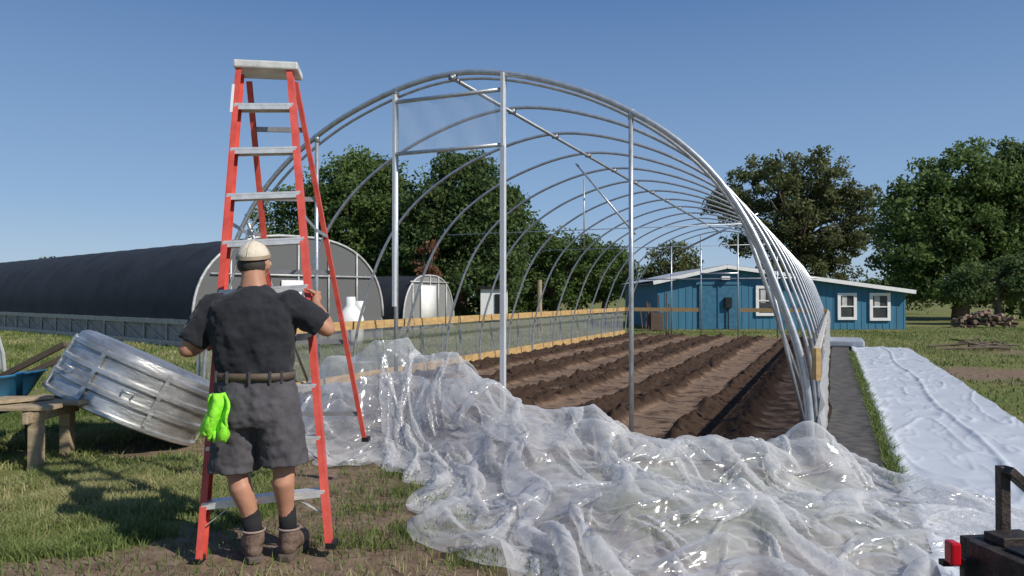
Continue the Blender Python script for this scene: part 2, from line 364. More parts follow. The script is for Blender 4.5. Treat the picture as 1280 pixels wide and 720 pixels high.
# ---------------- film pile (PBD crumple) ----------------
us=[0,.18,.36,.52,.68,.84,1.0]
Bk=np.array([(-2.3,7.8),(-1.15,7.6),(-.25,7.1),(.7,6.65),(1.6,6.25),(2.45,5.9),(3.25,5.4)])
Fr=np.array([(-2.0,6.3),(-1.0,6.1),(-.5,5.1),(-.1,4.1),(.7,3.3),(1.8,2.9),(3.0,2.9)])
bumps=[(-1.7,7.1,.5,.5,.70),(-1.1,7.1,.5,.45,.80),(-.55,6.8,.42,.42,.66),(-.15,6.3,.45,.42,.55),(.3,5.6,.5,.5,.38),(1.1,5.6,.5,.45,.34),(1.0,4.5,.6,.45,.22),(1.8,5.5,.45,.4,.26),(2.3,5.6,.22,.28,.46),(2.0,4.4,.6,.45,.12),(2.8,4.9,.4,.4,.06),(.6,6.0,.4,.35,.26),(.4,4.7,.4,.4,.16)]
def hb(X,Y):
    z=np.zeros_like(X)
    for cx,cy,rx,ry,h in bumps: z=z+h*np.exp(-(((X-cx)/rx)**2+((Y-cy)/ry)**2))
    rn=1-2*np.abs(fbm(X,Y,1.7,2,301)-.5)*1.8
    return np.minimum(z,.95)*(.74+.30*np.clip(rn,0,1))+.02
def crumple(nu,nv,seed,comp=1.4,hs=1.0,steps=90,off=0.0):
    uu=np.linspace(0,1,nu); vv=np.linspace(0,1,nv)
    bx=np.interp(uu,us,Bk[:,0]);by=np.interp(uu,us,Bk[:,1]);fx=np.interp(uu,us,Fr[:,0]);fy=np.interp(uu,us,Fr[:,1])
    k=np.ones(15)/15
    def sm(a): return np.convolve(np.pad(a,7,mode='edge'),k,'valid')
    bx,by,fx,fy=map(sm,(bx,by,fx,fy))
    jit=(fbm(uu*9,uu*0,1,3,seed+5)-.5)*.5; jit2=(fbm(uu*9,uu*0+3,1,3,seed+6)-.5)*.3
    v=vv[None]; X=fx[:,None]*(1-v)+bx[:,None]*v; Y=(fy+jit)[:,None]*(1-v)+(by+jit2)[:,None]*v
    X=X+(fbm(X,Y,1.4,2,seed+1)-.5)*.35; Y=Y+(fbm(X,Y,1.4,2,seed+2)-.5)*.35
    rx=np.hypot(np.diff(X,axis=0),np.diff(Y,axis=0))*comp; ry=np.hypot(np.diff(X,axis=1),np.diff(Y,axis=1))*comp
    Z=hb(X,Y)*hs+.05+.40*np.abs(fbm(X,Y,1.8,3,seed+3)-.5)*2+.03*np.abs(fbm(X,Y,8,2,seed+4)-.5)*2+off
    P=np.stack([X,Y,Z],-1).astype(np.float32); Q=P.copy()
    rx=rx.astype(np.float32);ry=ry.astype(np.float32)
    def con(A,B,rest,k=1.0,push=False):
        d=B-A; l=np.sqrt((d*d).sum(-1))+1e-6; f=(l-rest)/l*.5*k
        if push: f=np.minimum(f,0)
        d*=f[...,None]; A+=d; B-=d
    dg=np.sqrt((rx[:,:-1])**2+ry[:-1]**2)
    def csum(a,g,ax):
        c=np.cumsum(a,axis=ax); z=np.zeros_like(np.take(c,[0],axis=ax)); c=np.concatenate([z,c],axis=ax)
        return (c[g:]-c[:-g]) if ax==0 else (c[:,g:]-c[:,:-g])
    BX={g:(csum(rx,g,0),csum(ry,g,1)) for g in(3,7)}
    for st in range(steps):
        Vv=(P-Q)*.9; Vv=np.clip(Vv,-.03,.03); Q=P.copy(); P=P+Vv; P[...,2]-=.0035
        for it in range(3):
            for o_ in (0,1):
                n_=(nu-o_)//2; con(P[o_:o_+2*n_:2],P[o_+1:o_+1+2*n_:2],rx[o_:o_+2*n_:2][:n_])
                n_=(nv-o_)//2; con(P[:,o_:o_+2*n_:2],P[:,o_+1:o_+1+2*n_:2],ry[:,o_:o_+2*n_:2][:,:n_])
            for o_ in (0,1):
                n_=(nu-o_)//2
                a=P[o_:o_+2*n_:2];b=P[o_+1:o_+1+2*n_:2]
                for q in(0,1):
                    con(a[:,:-1][:,q::2],b[:,1:][:,q::2],dg[o_:o_+2*n_:2][:n_][:,q::2],.5)
                    con(b[:,:-1][:,q::2],a[:,1:][:,q::2],dg[o_:o_+2*n_:2][:n_][:,q::2],.5)
            for g,ks,kk in((3,.92,.35),(7,.85,.3)):
                RX,RY=BX[g]
                for o_ in range(2*g):
                    A=P[o_:-g:2*g]; B=P[o_+g::2*g]; n_=min(len(A),len(B))
                    con(A[:n_],B[:n_],RX[o_::2*g][:n_]*ks,kk,True)
                    A=P[:,o_:-g:2*g]; B=P[:,o_+g::2*g]; n_=min(A.shape[1],B.shape[1])
                    con(A[:,:n_],B[:,:n_],RY[:,o_::2*g][:,:n_]*ks,kk,True)
        h=hb(P[...,0],P[...,1])*hs+off
        low=P[...,2]<h
        P[...,2]=np.where(low,h,P[...,2])
        Q[...,0]=np.where(low,P[...,0],Q[...,0]);Q[...,1]=np.where(low,P[...,1],Q[...,1])
    P=np.nan_to_num(P)
    du=np.gradient(P,axis=0); dv=np.gradient(P,axis=1); nr=np.cross(du,dv); nr/=(np.linalg.norm(nr,axis=-1,keepdims=True)+1e-9)
    U_,V_=np.meshgrid(np.arange(nu)/15.,np.arange(nv)/15.,indexing='ij')
    cr=np.abs(fbm(U_,V_,1.0,1,seed+8)-.5)+.35*np.abs(fbm(U_,V_,2.3,1,seed+9)-.5)
    P=P+nr*(cr[...,None]-.25)*.06; P[...,2]=np.maximum(P[...,2],.012)
    return P
import time; t0=time.time()
A=crumple(290,160,100,1.36); B=crumple(150,80,200,1.3,.7,60,.0)
print('crumple time',time.time()-t0)
V=np.concatenate([A.reshape(-1,3),B.reshape(-1,3)]); F=np.concatenate([gridF(290,160),gridF(150,80)+290*160])
npmesh('plastic_film_pile',V,F,FILM)
# ---------------- white plastic strip, fabric ----------------
def strip(name,c0,c1,s0,s1,nc,ns,zf,mt,edge=.05,seed=70):
    c=np.linspace(0,1,nc);s=np.linspace(s0,s1,ns);Cc,Ss=np.meshgrid(c,s,indexing='ij')
    e0=c0+(fbm(Ss,Ss*0,.6,3,seed)-.5)*edge*2; e1=c1+(fbm(Ss,Ss*0+9,.6,3,seed+1)-.5)*edge*2
    C_=e0*(1-Cc)+e1*Cc; Z=zf(C_,Ss)
    return npmesh(name,np.stack([CA*C_+SA*Ss,-SA*C_+CA*Ss,Z],-1).reshape(-1,3),gridF(nc,ns),mt)
WP=mat('white_poly',(.53,.56,.60),.4,0,.08,2,.08,30,spec=.5)
def zw(c,s):
    r=1-np.abs(fbm(c*1.6,s*.5,1.6,2,80)-.5)*2; r2=1-np.abs(fbm(c*3,s*1.1,2.0,2,86)-.5)*2
    return .03+.020*r**12+.010*r2**14+.02*np.exp(-((c-1.25-.05*np.sin(s))/.03)**2)+.03*np.exp(-((c-.5)/.05)**2)+(fbm(c,s,5,2,81)-.5)*.008
strip('white_plastic_sheet',.47,1.90,3.2,22.4,90,600,zw,WP,.05)
GF=mat('ground_fabric_mat',(.045,.043,.045),.8,0,.3,8,.2,90,col2=(.11,.10,.09))
strip('ground_fabric',-.02,.4,5.9,24,12,200,lambda c,s:.025+(fbm(c,s,2.5,3,82)-.5)*.03,GF,.05,75)
mb=MB(); mb.box(W(.3,22.9,.12),(1.0,1.6,.2),0,-.4); mb.obj('folded_tarp',mat('tarp_grey',(.3,.33,.38),.6,0,.2,4,.5,9),bevel=.05)
# ---------------- ladder ----------------
lad=empty('step_ladder')
LF=Vector((-1.66,3.93,.01));RF=Vector((-.97,4.0,.07));TL=Vector((-1.705,4.58,2.80));TR=Vector((-1.378,4.63,2.81))
RL=Vector((-1.68,5.40,.365));RR=Vector((-1.083,5.50,.346)); TL2=TL+Vector((.01,.14,-.02));TR2=TR+Vector((-.01,.14,-.02))
ax=(RF-LF).normalized()
def channel(mb,p0,p1,inw,w,d,m=0):
    t=(p1-p0).normalized(); inn=(inw-t*inw.dot(t)).normalized(); fw=t.cross(inn).normalized()
    mb.beam(p0,p1,d,.006,up=inn,m=m)
    for sg in(-1,1):
        q=fw*sg*(d/2-.003)+inn*(w/2+.002)
        mb.beam(p0+q,p1+q,.006,w,up=inn,m=m)
mb=MB()
channel(mb,LF,TL,ax,.03,.078); channel(mb,RF,TR,-ax,.03,.078)
channel(mb,RL,TL2,ax,.024,.045); channel(mb,RR,TR2,-ax,.024,.045)
mb.obj('rails',RED,lad)
mb=MB()
dist=(TL-LF).length
for k in range(1,10):
    t=(.29+(k-1)*.2925)/dist
    a=LF.lerp(TL,t);b_=RF.lerp(TR,t); up=Vector((0,.02,1))
    mb.beam(a+ax*.008,b_-ax*.008,.088,.012,up=up); 
    mb.beam(a+ax*.008+Vector((0,-.041,-.014)),b_-ax*.008+Vector((0,-.041,-.014)),.005,.034,up=up)
    mb.beam(a+ax*.008+Vector((0,.041,-.014)),b_-ax*.008+Vector((0,.041,-.014)),.005,.034,up=up)
    if k in(1,2):
        for e,oth in((a,b_),(b_,a)):
            dd=(oth-e).normalized(); mb.beam(e+dd*.17+Vector((0,-.02,-.02)),e+dd*.012+(LF-TL).normalized()*.13,.02,.003)
mb.obj('steps',ALU,lad)
mb=MB()
for t in(.08,.3,.5,.7,.88):
    a=RL.lerp(TL2,t);b_=RR.lerp(TR2,t); mb.beam(a,b_,.02,.03)
mb.obj('rear_bars',mat('ladder_bars',(.3,.3,.31),.45,.5),lad)
mb=MB()
for (f,t,r,tt) in((LF,TL,RL,TL2),(RF,TR,RR,TR2)):
    a=f.lerp(t,.66);b_=r.lerp(tt,.60);mid=(a+b_)/2+Vector((0,0,-.02))
    mb.beam(a,mid,.006,.022);mb.beam(mid,b_,.006,.022)
for f in(LF,RF,RL,RR):
    mb.box(f,(.05,.085,.03),1,0)
mb.obj('spreaders_and_feet',[GALV,BLACKM],lad)
mb=MB()
cc=(TL+TR)/2+Vector((0,.07,.02)); rz=math.atan2((TR-TL).y,(TR-TL).x)
mb.box(cc+Vector((0,0,.012)),(.385,.25,.05),0,rz)
mb.obj('top_cap',mat('cap_grey',(.62,.62,.6),.5),lad,bevel=.01)
mb=MB()
q=LF.lerp(TL,.90)+Vector((-.004,-.041,0))
mb.beam(q,LF.lerp(TL,.965)+Vector((-.004,-.041,0)),.016,.002,up=(0,1,0))
mb.obj('labels',WHITE,lad)
# ---------------- man ----------------
man=empty('man')
SKIN=mat('skin',(.42,.21,.135),.55,0,.14,12,.08,120); SHIRT=mat('shirt_charcoal',(.024,.025,.030),.9,0,.25,7,.5,9,spec=.15,sheen=.1)
SHORT=mat('shorts_grey',(.085,.080,.088),.9,0,.2,7,.5,10,spec=.15)
CAP=mat('cap_khaki',(.60,.54,.43),.85,0,.15,14,.4,60); BOOT=mat('boot_leather',(.13,.075,.05),.7,0,.4,14,.4,50,col2=(.24,.17,.13))
HAIR=mat('hair',(.05,.04,.035),.8); SOCK=mat('sock_black',(.015,.015,.017),.9)
def seg(mb,pts,r): 
    mb.tube(pts,r,16)
    mb.ell(pts[0],(r[0],)*3); mb.ell(pts[-1],(r[-1],)*3)
RH=RF.lerp(TR,(1.39-.07)/2.74); LH=LF.lerp(TL,(1.14-.01)/2.79)
RW=Vector((RH.x+.045,RH.y-.075,RH.z-.035)); LW=Vector((LH.x-.035,LH.y-.085,LH.z-.01))
RE=Vector((-1.005,4.02,1.225)); LE=Vector((-1.725,3.93,1.12)); RS=Vector((-1.185,3.96,1.36)); LS=Vector((-1.595,3.97,1.345))
hc=Vector((-1.405,4.02,1.585))
mb=MB()
mb.loft([(-1.385,3.95,.95,.15,.10),(-1.385,3.96,1.2,.17,.10),(-1.385,3.97,1.38,.16,.08),(-1.39,3.98,1.43,.075,.07),(-1.395,3.99,1.5,.06,.065),(-1.4,4.0,1.56,.058,.065)])
mb.ell(hc,(.076,.095,.108)); mb.ell(hc+Vector((0,.05,-.055)),(.055,.055,.06))
mb.ell(hc+Vector((0,.1,-.015)),(.014,.024,.022)); mb.ell(hc+Vector((0,.088,.035)),(.055,.02,.015))
for sg in(-1,1):
    mb.ell(hc+Vector((sg*.081,-.003,-.012)),(.012,.02,.034)); mb.ell(hc+Vector((sg*.03,.09,-.075+.02)),(.02,.012,.01))
for sh,el,wr in((RS,RE,RW),(LS,LE,LW)):
    seg(mb,[sh,sh.lerp(el,.5),el],[.058,.056,.044]); seg(mb,[el,el.lerp(wr,.3),el.lerp(wr,.7),wr],[.043,.047,.037,.027])
seg(mb,[(-1.45,3.95,.85),(-1.475,3.96,.5)],[.085,.062]); seg(mb,[(-1.475,3.965,.5),(-1.435,3.925,.385),(-1.40,3.94,.28),(-1.375,3.95,.17)],[.056,.060,.047,.036])
seg(mb,[(-1.26,3.95,.85),(-1.215,3.97,.52)],[.085,.062]); seg(mb,[(-1.215,3.975,.53),(-1.215,3.94,.41),(-1.212,3.97,.30),(-1.205,3.99,.18)],[.055,.059,.046,.036])
mb.obj('body',SKIN,man,True,remesh=.009,sm=6)
def hand(name,P0,W0,sx):
    mb=MB()
    def q(x,y,z): return P0+Vector((sx*x,y,z))
    seg(mb,[W0,q(.034,-.03,-.005),q(.036,.01,.0)],[.025,.026,.022])
    mb.ell(q(.034,-.005,.012),(.016,.038,.036)); mb.ell(q(.034,-.005,-.012),(.016,.036,.036))
    for k,(zz,ln) in enumerate(((.034,.95),(.012,1.08),(-.011,1.0),(-.033,.82))):
        mb.tube([q(.034,.015,zz*.8),q(.036,.045*ln,zz),q(.018,.064*ln,zz),q(-.012*ln,.062*ln,zz-.002),q(-.028*ln,.052,zz-.004),q(-.03*ln,.03,zz-.006)],[.011,.0105,.010,.0095,.009,.007],10)
        mb.ell(q(-.03*ln,.03,zz-.006),(.007,.007,.007),n=8)
    mb.tube([q(.03,-.025,.02),q(.026,-.047,.035),q(.008,-.054,.045),q(-.014,-.052,.052)],[.014,.012,.0105,.008],10); mb.ell(q(-.014,-.052,.052),(.008,)*3,n=8)
    mb.obj(name,SKIN,man,True,remesh=.0035,sm=3)
hand('hand_r',RH,RW,1); hand('hand_l',LH,LW,-1)
def disp(o,st,sz,mid=.5):
    t=bpy.data.textures.new(o.name,'CLOUDS'); t.noise_scale=sz; t.noise_depth=2
    d=o.modifiers.new('d','DISPLACE'); d.texture=t; d.strength=st; d.mid_level=mid; d.texture_coords='LOCAL'
mb=MB()
mb.loft([(-1.365,3.94,.965,.19,.125),(-1.368,3.94,1.02,.196,.132),(-1.375,3.945,1.1,.208,.138),(-1.385,3.95,1.19,.226,.142),(-1.39,3.955,1.28,.232,.142),(-1.39,3.96,1.35,.215,.13),(-1.39,3.97,1.405,.16,.105),(-1.39,3.975,1.44,.09,.08),(-1.392,3.98,1.465,.074,.074)],power=2.5,n=32)
for sh,el,cut in((RS,RE,.86),(LS,LE,.84)):
    e=sh.lerp(el,cut); mb.tube([sh+Vector((.06 if sh is LS else -.06,0,-.01)),sh,sh.lerp(el,.4),e],[.07,.082,.08,.074],20)
    mb.ell(sh,(.08,.08,.08))
o=mb.obj('t_shirt',SHIRT,man,True,remesh=.008,sm=7); disp(o,.034,.08)
mb=MB()
mb.loft([(-1.365,3.94,.99,.192,.13),(-1.363,3.94,.93,.205,.142),(-1.36,3.94,.85,.222,.155),(-1.355,3.94,.77,.222,.155),(-1.35,3.94,.72,.21,.14)][::-1],power=2.4,n=32)
mb.loft([(-1.478,3.945,.478,.132,.125),(-1.474,3.945,.6,.125,.125),(-1.465,3.94,.72,.12,.13),(-1.45,3.94,.82,.11,.13)],n=28)
mb.loft([(-1.213,3.955,.515,.125,.125),(-1.222,3.95,.62,.122,.125),(-1.24,3.94,.74,.12,.13),(-1.26,3.94,.82,.11,.13)],n=28)
o=mb.obj('shorts',SHORT,man,True,remesh=.008,sm=4); disp(o,.03,.07)
mb=MB()
mb.loft([(-1.365,3.94,.965,.206,.143),(-1.365,3.94,1.005,.207,.144)],power=2.4,n=40,cap=False)
o=mb.obj('belt',mat('belt_leather',(.10,.075,.055),.6),man,True); sd=o.modifiers.new('s','SOLIDIFY'); sd.thickness=.008
mb=MB()
for dx in(-.17,-.1,.02,.12,.17): mb.beam((-1.365+dx,3.94-.148*math.sqrt(max(0,1-(abs(dx)/.215)**2.4)),.955),(-1.365+dx,3.94-.15*math.sqrt(max(0,1-(abs(dx)/.215)**2.4)),1.015),.012,.006,up=(0,1,0))
mb.obj('belt_loops',SHORT,man)
mb=MB(); cc=hc+Vector((0,-.002,.028)); n=28
V=[];k=9
for i in range(k+1):
    ph=math.pi/2*i/k
    for j in range(n):
        a=2*math.pi*j/n; back=max(0,-math.sin(a)); zz=.092*math.sin(ph)
        V.append(cc+Vector((.087*math.cos(ph)*math.cos(a),.107*math.cos(ph)*math.sin(a),zz-.018*back*(1-i/k))))
F=[(i*n+j,i*n+(j+1)%n,(i+1)*n+(j+1)%n,(i+1)*n+j) for i in range(k) for j in range(n)]
mb.add(V,F); mb.ell(cc+Vector((0,0,.093)),(.008,.008,.005),n=8)
V=[];m_=12
for i in range(m_+1):
    a=math.pi*(.14+.72*i/m_)
    for rr,dz in((1.0,-.0),(1.75,-.02)):
        V.append(cc+Vector((.088*math.cos(a),.105*math.sin(a)+(0 if rr==1 else .075*math.sin((a-.44)/(math.pi-.88)*math.pi)),dz-.004*abs(math.cos(a))*6)))
mb.add(V,[(2*i,2*i+1,2*i+3,2*i+2) for i in range(m_)])
o=mb.obj('cap',CAP,man,True); sd=o.modifiers.new('s','SOLIDIFY'); sd.thickness=.003
mb=MB()
V=[]
for i in range(25):
    a=math.pi*2*i/24; back=max(0,-math.sin(a))
    for dz,e in((-.004,1.02),(.016,1.005)): V.append(cc+Vector((.088*e*math.cos(a),.108*e*math.sin(a),dz-.018*back)))
mb.add(V,[(2*i,2*i+2,2*i+3,2*i+1) for i in range(24)])
for a0 in (math.pi*.25,math.pi*.75,math.pi*1.5,0):
    mb.tube([cc+Vector((.0885*math.cos(p_)*math.cos(a0),.1085*math.cos(p_)*math.sin(a0),.0935*math.sin(p_)-.018*max(0,-math.sin(a0))*(1-p_/(math.pi/2)))) for p_ in np.linspace(0,math.pi/2,9)],.0016,6)
mb.obj('cap_band',mat('cap_band',(.33,.26,.19),.8),man,True)
mb=MB(); mb.ell(hc+Vector((0,-.012,-.012)),(.0785,.0905,.07)); mb.obj('hair',HAIR,man,True)
mb=MB()
for sg in(-1,1): mb.ell(hc+Vector((sg*.03,.088,.012)),(.012,.009,.008),n=10)
mb.obj('eyes',WHITE,man,True)
mb=MB(); mb.ell(hc+Vector((0,.098,-.06)),(.022,.006,.005),n=10); mb.obj('mouth',mat('lips',(.3,.1,.08)),man,True)
mb=MB()
seg(mb,[(-1.385,3.945,.235),(-1.372,3.952,.12)],[.047,.046]); seg(mb,[(-1.207,3.985,.255),(-1.203,3.995,.12)],[.046,.046])
mb.obj('socks',SOCK,man,True)
mb=MB();ms=MB();ml=MB()
for hx,hy,tx,ty in((-1.362,3.93,-1.475,4.14),(-1.20,3.965,-1.175,4.22)):
    h=Vector((hx,hy,0));t=Vector((tx,ty,0));d=(t-h).normalized();sd_=Vector((d.y,-d.x,0))
    mb.tube([h+d*.03+Vector((0,0,.155)),h+d*.025+Vector((0,0,.09))],[.056,.055],16)
    mb.ell(h+d*.015+Vector((0,0,.065)),(.046,.05,.05)); 
    seg(mb,[h+d*.05+Vector((0,0,.08)),h+d*.13+Vector((0,0,.065)),t+Vector((0,0,.055))-d*.03],[.052,.05,.04])
    V=[]
    for z_ in(.0,.032):
        for u,wd in((-.045,.02),(-.04,.036),(0,.043),(.08,.038),(.16,.05),(.22,.044),(.255,.02)): V.append(h+d*u+sd_*wd+Vector((0,0,z_)))
        for u,wd in((-.045,.02),(-.04,.036),(0,.043),(.08,.038),(.16,.05),(.22,.044),(.255,.02))[::-1]: V.append(h+d*u-sd_*wd+Vector((0,0,z_)))
    F=[tuple(range(14))[::-1],tuple(range(14,28))]+[(i,(i+1)%14,14+(i+1)%14,14+i) for i in range(14)]
    ms.add(V,F)
    ml.tube([h+d*.03+Vector((.057*math.cos(a),.057*math.sin(a),.158)) for a in np.linspace(0,6.28,17)],.006,6)
mb.obj('boots',BOOT,man,True,remesh=.007,sm=3); ms.obj('boot_soles',mat('sole',(.10,.08,.065),.8),man,bevel=.005); ml.obj('boot_collars',mat('collar',(.3,.22,.2),.9),man,True)
NEON=mat('hivis_green',(.28,.80,.04),.75,0,.12,20,.4,40)
nu,nv=26,34; U,Vv=np.meshgrid(np.linspace(-1,1,nu),np.linspace(0,1,nv),indexing='ij')
wdt=.042+.028*np.sin(Vv*2.8)+.008*np.sin(Vv*9)
xx=-1.497+U*wdt+.012*np.sin(Vv*5); zz=.905-.20*Vv-.02*np.abs(U)*Vv+.012*np.sin(U*6)*Vv; yy=3.772-.022*np.cos(U*5+Vv*3)-.02*np.sin(Vv*3)-.03*(fbm(U*2+5,Vv*2+5,2,3,90)-.5)
o=npmesh('work_gloves',np.stack([xx,yy,zz],-1).reshape(-1,3),gridF(nu,nv),NEON,man); sd=o.modifiers.new('s','SOLIDIFY'); sd.thickness=.014
mb=MB()
for k,dx in enumerate((-.035,-.012,.012,.034)): mb.tube([(-1.49+dx,3.757,.72),(-1.492+dx*1.15,3.752,.69),(-1.495+dx*1.2,3.757,.672-.01*(k%2))],[.011,.011,.008],8)
mb.obj('glove_fingers',NEON,man,True)
# ---------------- stock tank, bench, wheelbarrow ----------------
tk=empty('stock_tank')
rows=[(.0,.66),(.012,.69),(.04,.69),(.052,.655),(.15,.652),(.165,.68),(.20,.68),(.215,.652),(.30,.65),(.315,.676),(.345,.676),(.36,.648),(.45,.646),(.465,.668),(.495,.668),(.51,.642),(.555,.635),(.585,.59),(.595,.54)]
mb=MB(); n=72; V=[]
for z_,r in rows:
    for j in range(n): V.append((r*math.cos(6.283185*j/n),r*math.sin(6.283185*j/n),z_))
F=[(i*n+j,i*n+(j+1)%n,(i+1)*n+(j+1)%n,(i+1)*n+j) for i in range(len(rows)-1) for j in range(n)]+[tuple((len(rows)-1)*n+j for j in range(n))]
mb.add(V,F)
STEEL=mat('tank_steel',(.46,.46,.45),.42,.8,.4,4,.3,12,stretch=(1,1,3))
o=mb.obj('tank_shell',STEEL,tk,True)
sd=o.modifiers.new('s','SOLIDIFY'); sd.thickness=.006
es=o.modifiers.new('e','EDGE_SPLIT'); es.split_angle=math.radians(25)
mb=MB()
for a in (-2.5,-1.75,-.9,.3,1.5): mb.beam((.678*math.cos(a),.678*math.sin(a),.05),(.664*math.cos(a),.664*math.sin(a),.52),.035,.014,up=(math.cos(a),math.sin(a),0))
mb.obj('tank_straps',STEEL,tk)
mb=MB()
for a in(-2.1,-1.25): mb.tube([(.67*math.cos(a-.07),.67*math.sin(a-.07),.26),(.715*math.cos(a-.05),.715*math.sin(a-.05),.26),(.715*math.cos(a+.05),.715*math.sin(a+.05),.26),(.67*math.cos(a+.07),.67*math.sin(a+.07),.26)],.01,8)
mb.obj('handles',GALV,tk,True)
tk.location=(-3.70,7.0,.27); tk.rotation_euler=(math.radians(-14),math.radians(24),0); tk.scale=(1.04,1.04,1.04)
bn=empty('wooden_bench'); mb=MB()
for k,(y,z_) in enumerate(((5.95,.50),(6.2,.505),(6.45,.50))): mb.beam((-5.4,y,z_),(-3.72+.08*k,y+.1,z_),.2,.035,m=0)
mb.beam((-4.4,5.85,.54),(-3.95,6.35,.545),.16,.03)
for x,y in((-3.85,6.0),(-3.9,6.5),(-5.2,5.95),(-5.2,6.45)): mb.beam((x,y,0),(x,y,.475),.09,.09)
mb.beam((-3.87,5.88,.43),(-3.87,6.6,.43),.04,.09); mb.beam((-5.2,5.88,.43),(-5.2,6.6,.43),.04,.09)
mb.obj('planks_and_legs',OLDW,bn,bevel=.005)
wb=empty('wheelbarrow'); mb=MB()
V=[];n=28
for z_,rx,ry in((.25,.24,.18),(.42,.37,.28),(.60,.47,.36),(.62,.50,.39)):
    for j in range(n):
        a=6.2832*j/n;ca,sa=math.cos(a),math.sin(a);q=(abs(ca)**3.5+abs(sa)**3.5)**(-1/3.5); V.append((rx*ca*q,ry*sa*q,z_+ca*.06))
mb.add(V,[(i*n+j,i*n+(j+1)%n,(i+1)*n+(j+1)%n,(i+1)*n+j) for i in range(3) for j in range(n)]+[tuple(range(n))[::-1]])
o=mb.obj('tub',mat('blue_plastic',(.03,.17,.32),.45,0,.2,6,.05),wb,True); sd=o.modifiers.new('s','SOLIDIFY'); sd.thickness=.008
mb=MB()
for y in(-.22,.22): mb.beam((-.6,y*.4,.2),(.95,y*1.3,.95),.04,.05); mb.beam((.25,y,.5),(.3,y,0),.03,.03)
mb.obj('handles',mat('dark_wood',(.08,.06,.045),.8),wb,bevel=.004)
mb=MB(); mb.tube([(-.65+.17*math.cos(a),0,.2+.17*math.sin(a)) for a in np.linspace(0,6.2832,25)],.04,10); mb.tube([(-.65,-.1,.2),(-.65,.1,.2)],.02,8); mb.obj('wheel',BLACKM,wb,True)
wb.location=(-4.85,6.75,.04)
# ---------------- trailer corner ----------------
tr=empty('utility_trailer'); mb=MB()
mb.beam((1.60,2.62,.50),(3.6,2.85,.50),.06,.10); mb.beam((1.62,2.60,.50),(1.85,1.0,.50),.06,.10); mb.beam((3.6,2.85,.50),(3.85,1.2,.5),.06,.1); mb.beam((1.85,1.0,.5),(3.85,1.2,.5),.06,.1)
mb.beam((1.74,2.63,.53),(1.74,2.63,.80),.035,.035); mb.beam((1.735,2.6,.795),(1.98,2.66,.60),.04,.03)
mb.beam((1.66,2.56,.565),(1.80,2.58,.565),.09,.03); mb.box((1.60,2.56,.44),(.10,.03,.12),0); mb.tube([(1.66,2.53,.47),(1.66,2.5,.47)],.018,8); mb.tube([(1.75,2.54,.52),(1.75,2.51,.52)],.014,8)
mb.beam((1.50,2.60,.47),(1.62,2.60,.47),.03,.02)
mb.beam((3.3,2.8,.5),(3.3,2.8,.9),.04,.04)
for k in range(12): mb.beam((1.70+.16*k,2.5,.555),(1.93+.16*k,1.15,.555),.10,.012,m=1)
mb.obj('frame_and_deck',[mat('black_steel',(.028,.026,.026),.55,.4,.5,12,.4,50,col2=(.09,.07,.06)),BLACKM],tr,bevel=.003)
mb=MB(); mb.box((1.525,2.57,.515),(.035,.05,.08)); mb.obj('tail_light',mat('red_lens',(.5,.01,.02),.15,0,.1,10,0),tr,bevel=.008)
mb=MB()
for x in (1.72,3.98): mb.tube([(x,1.9+.24*math.cos(a),.28+.24*math.sin(a)) for a in np.linspace(0,6.2832,25)],.07,10)
mb.tube([(1.72,1.9,.28),(3.98,1.9,.28)],.03,8); mb.obj('wheels',BLACKM,tr,True)
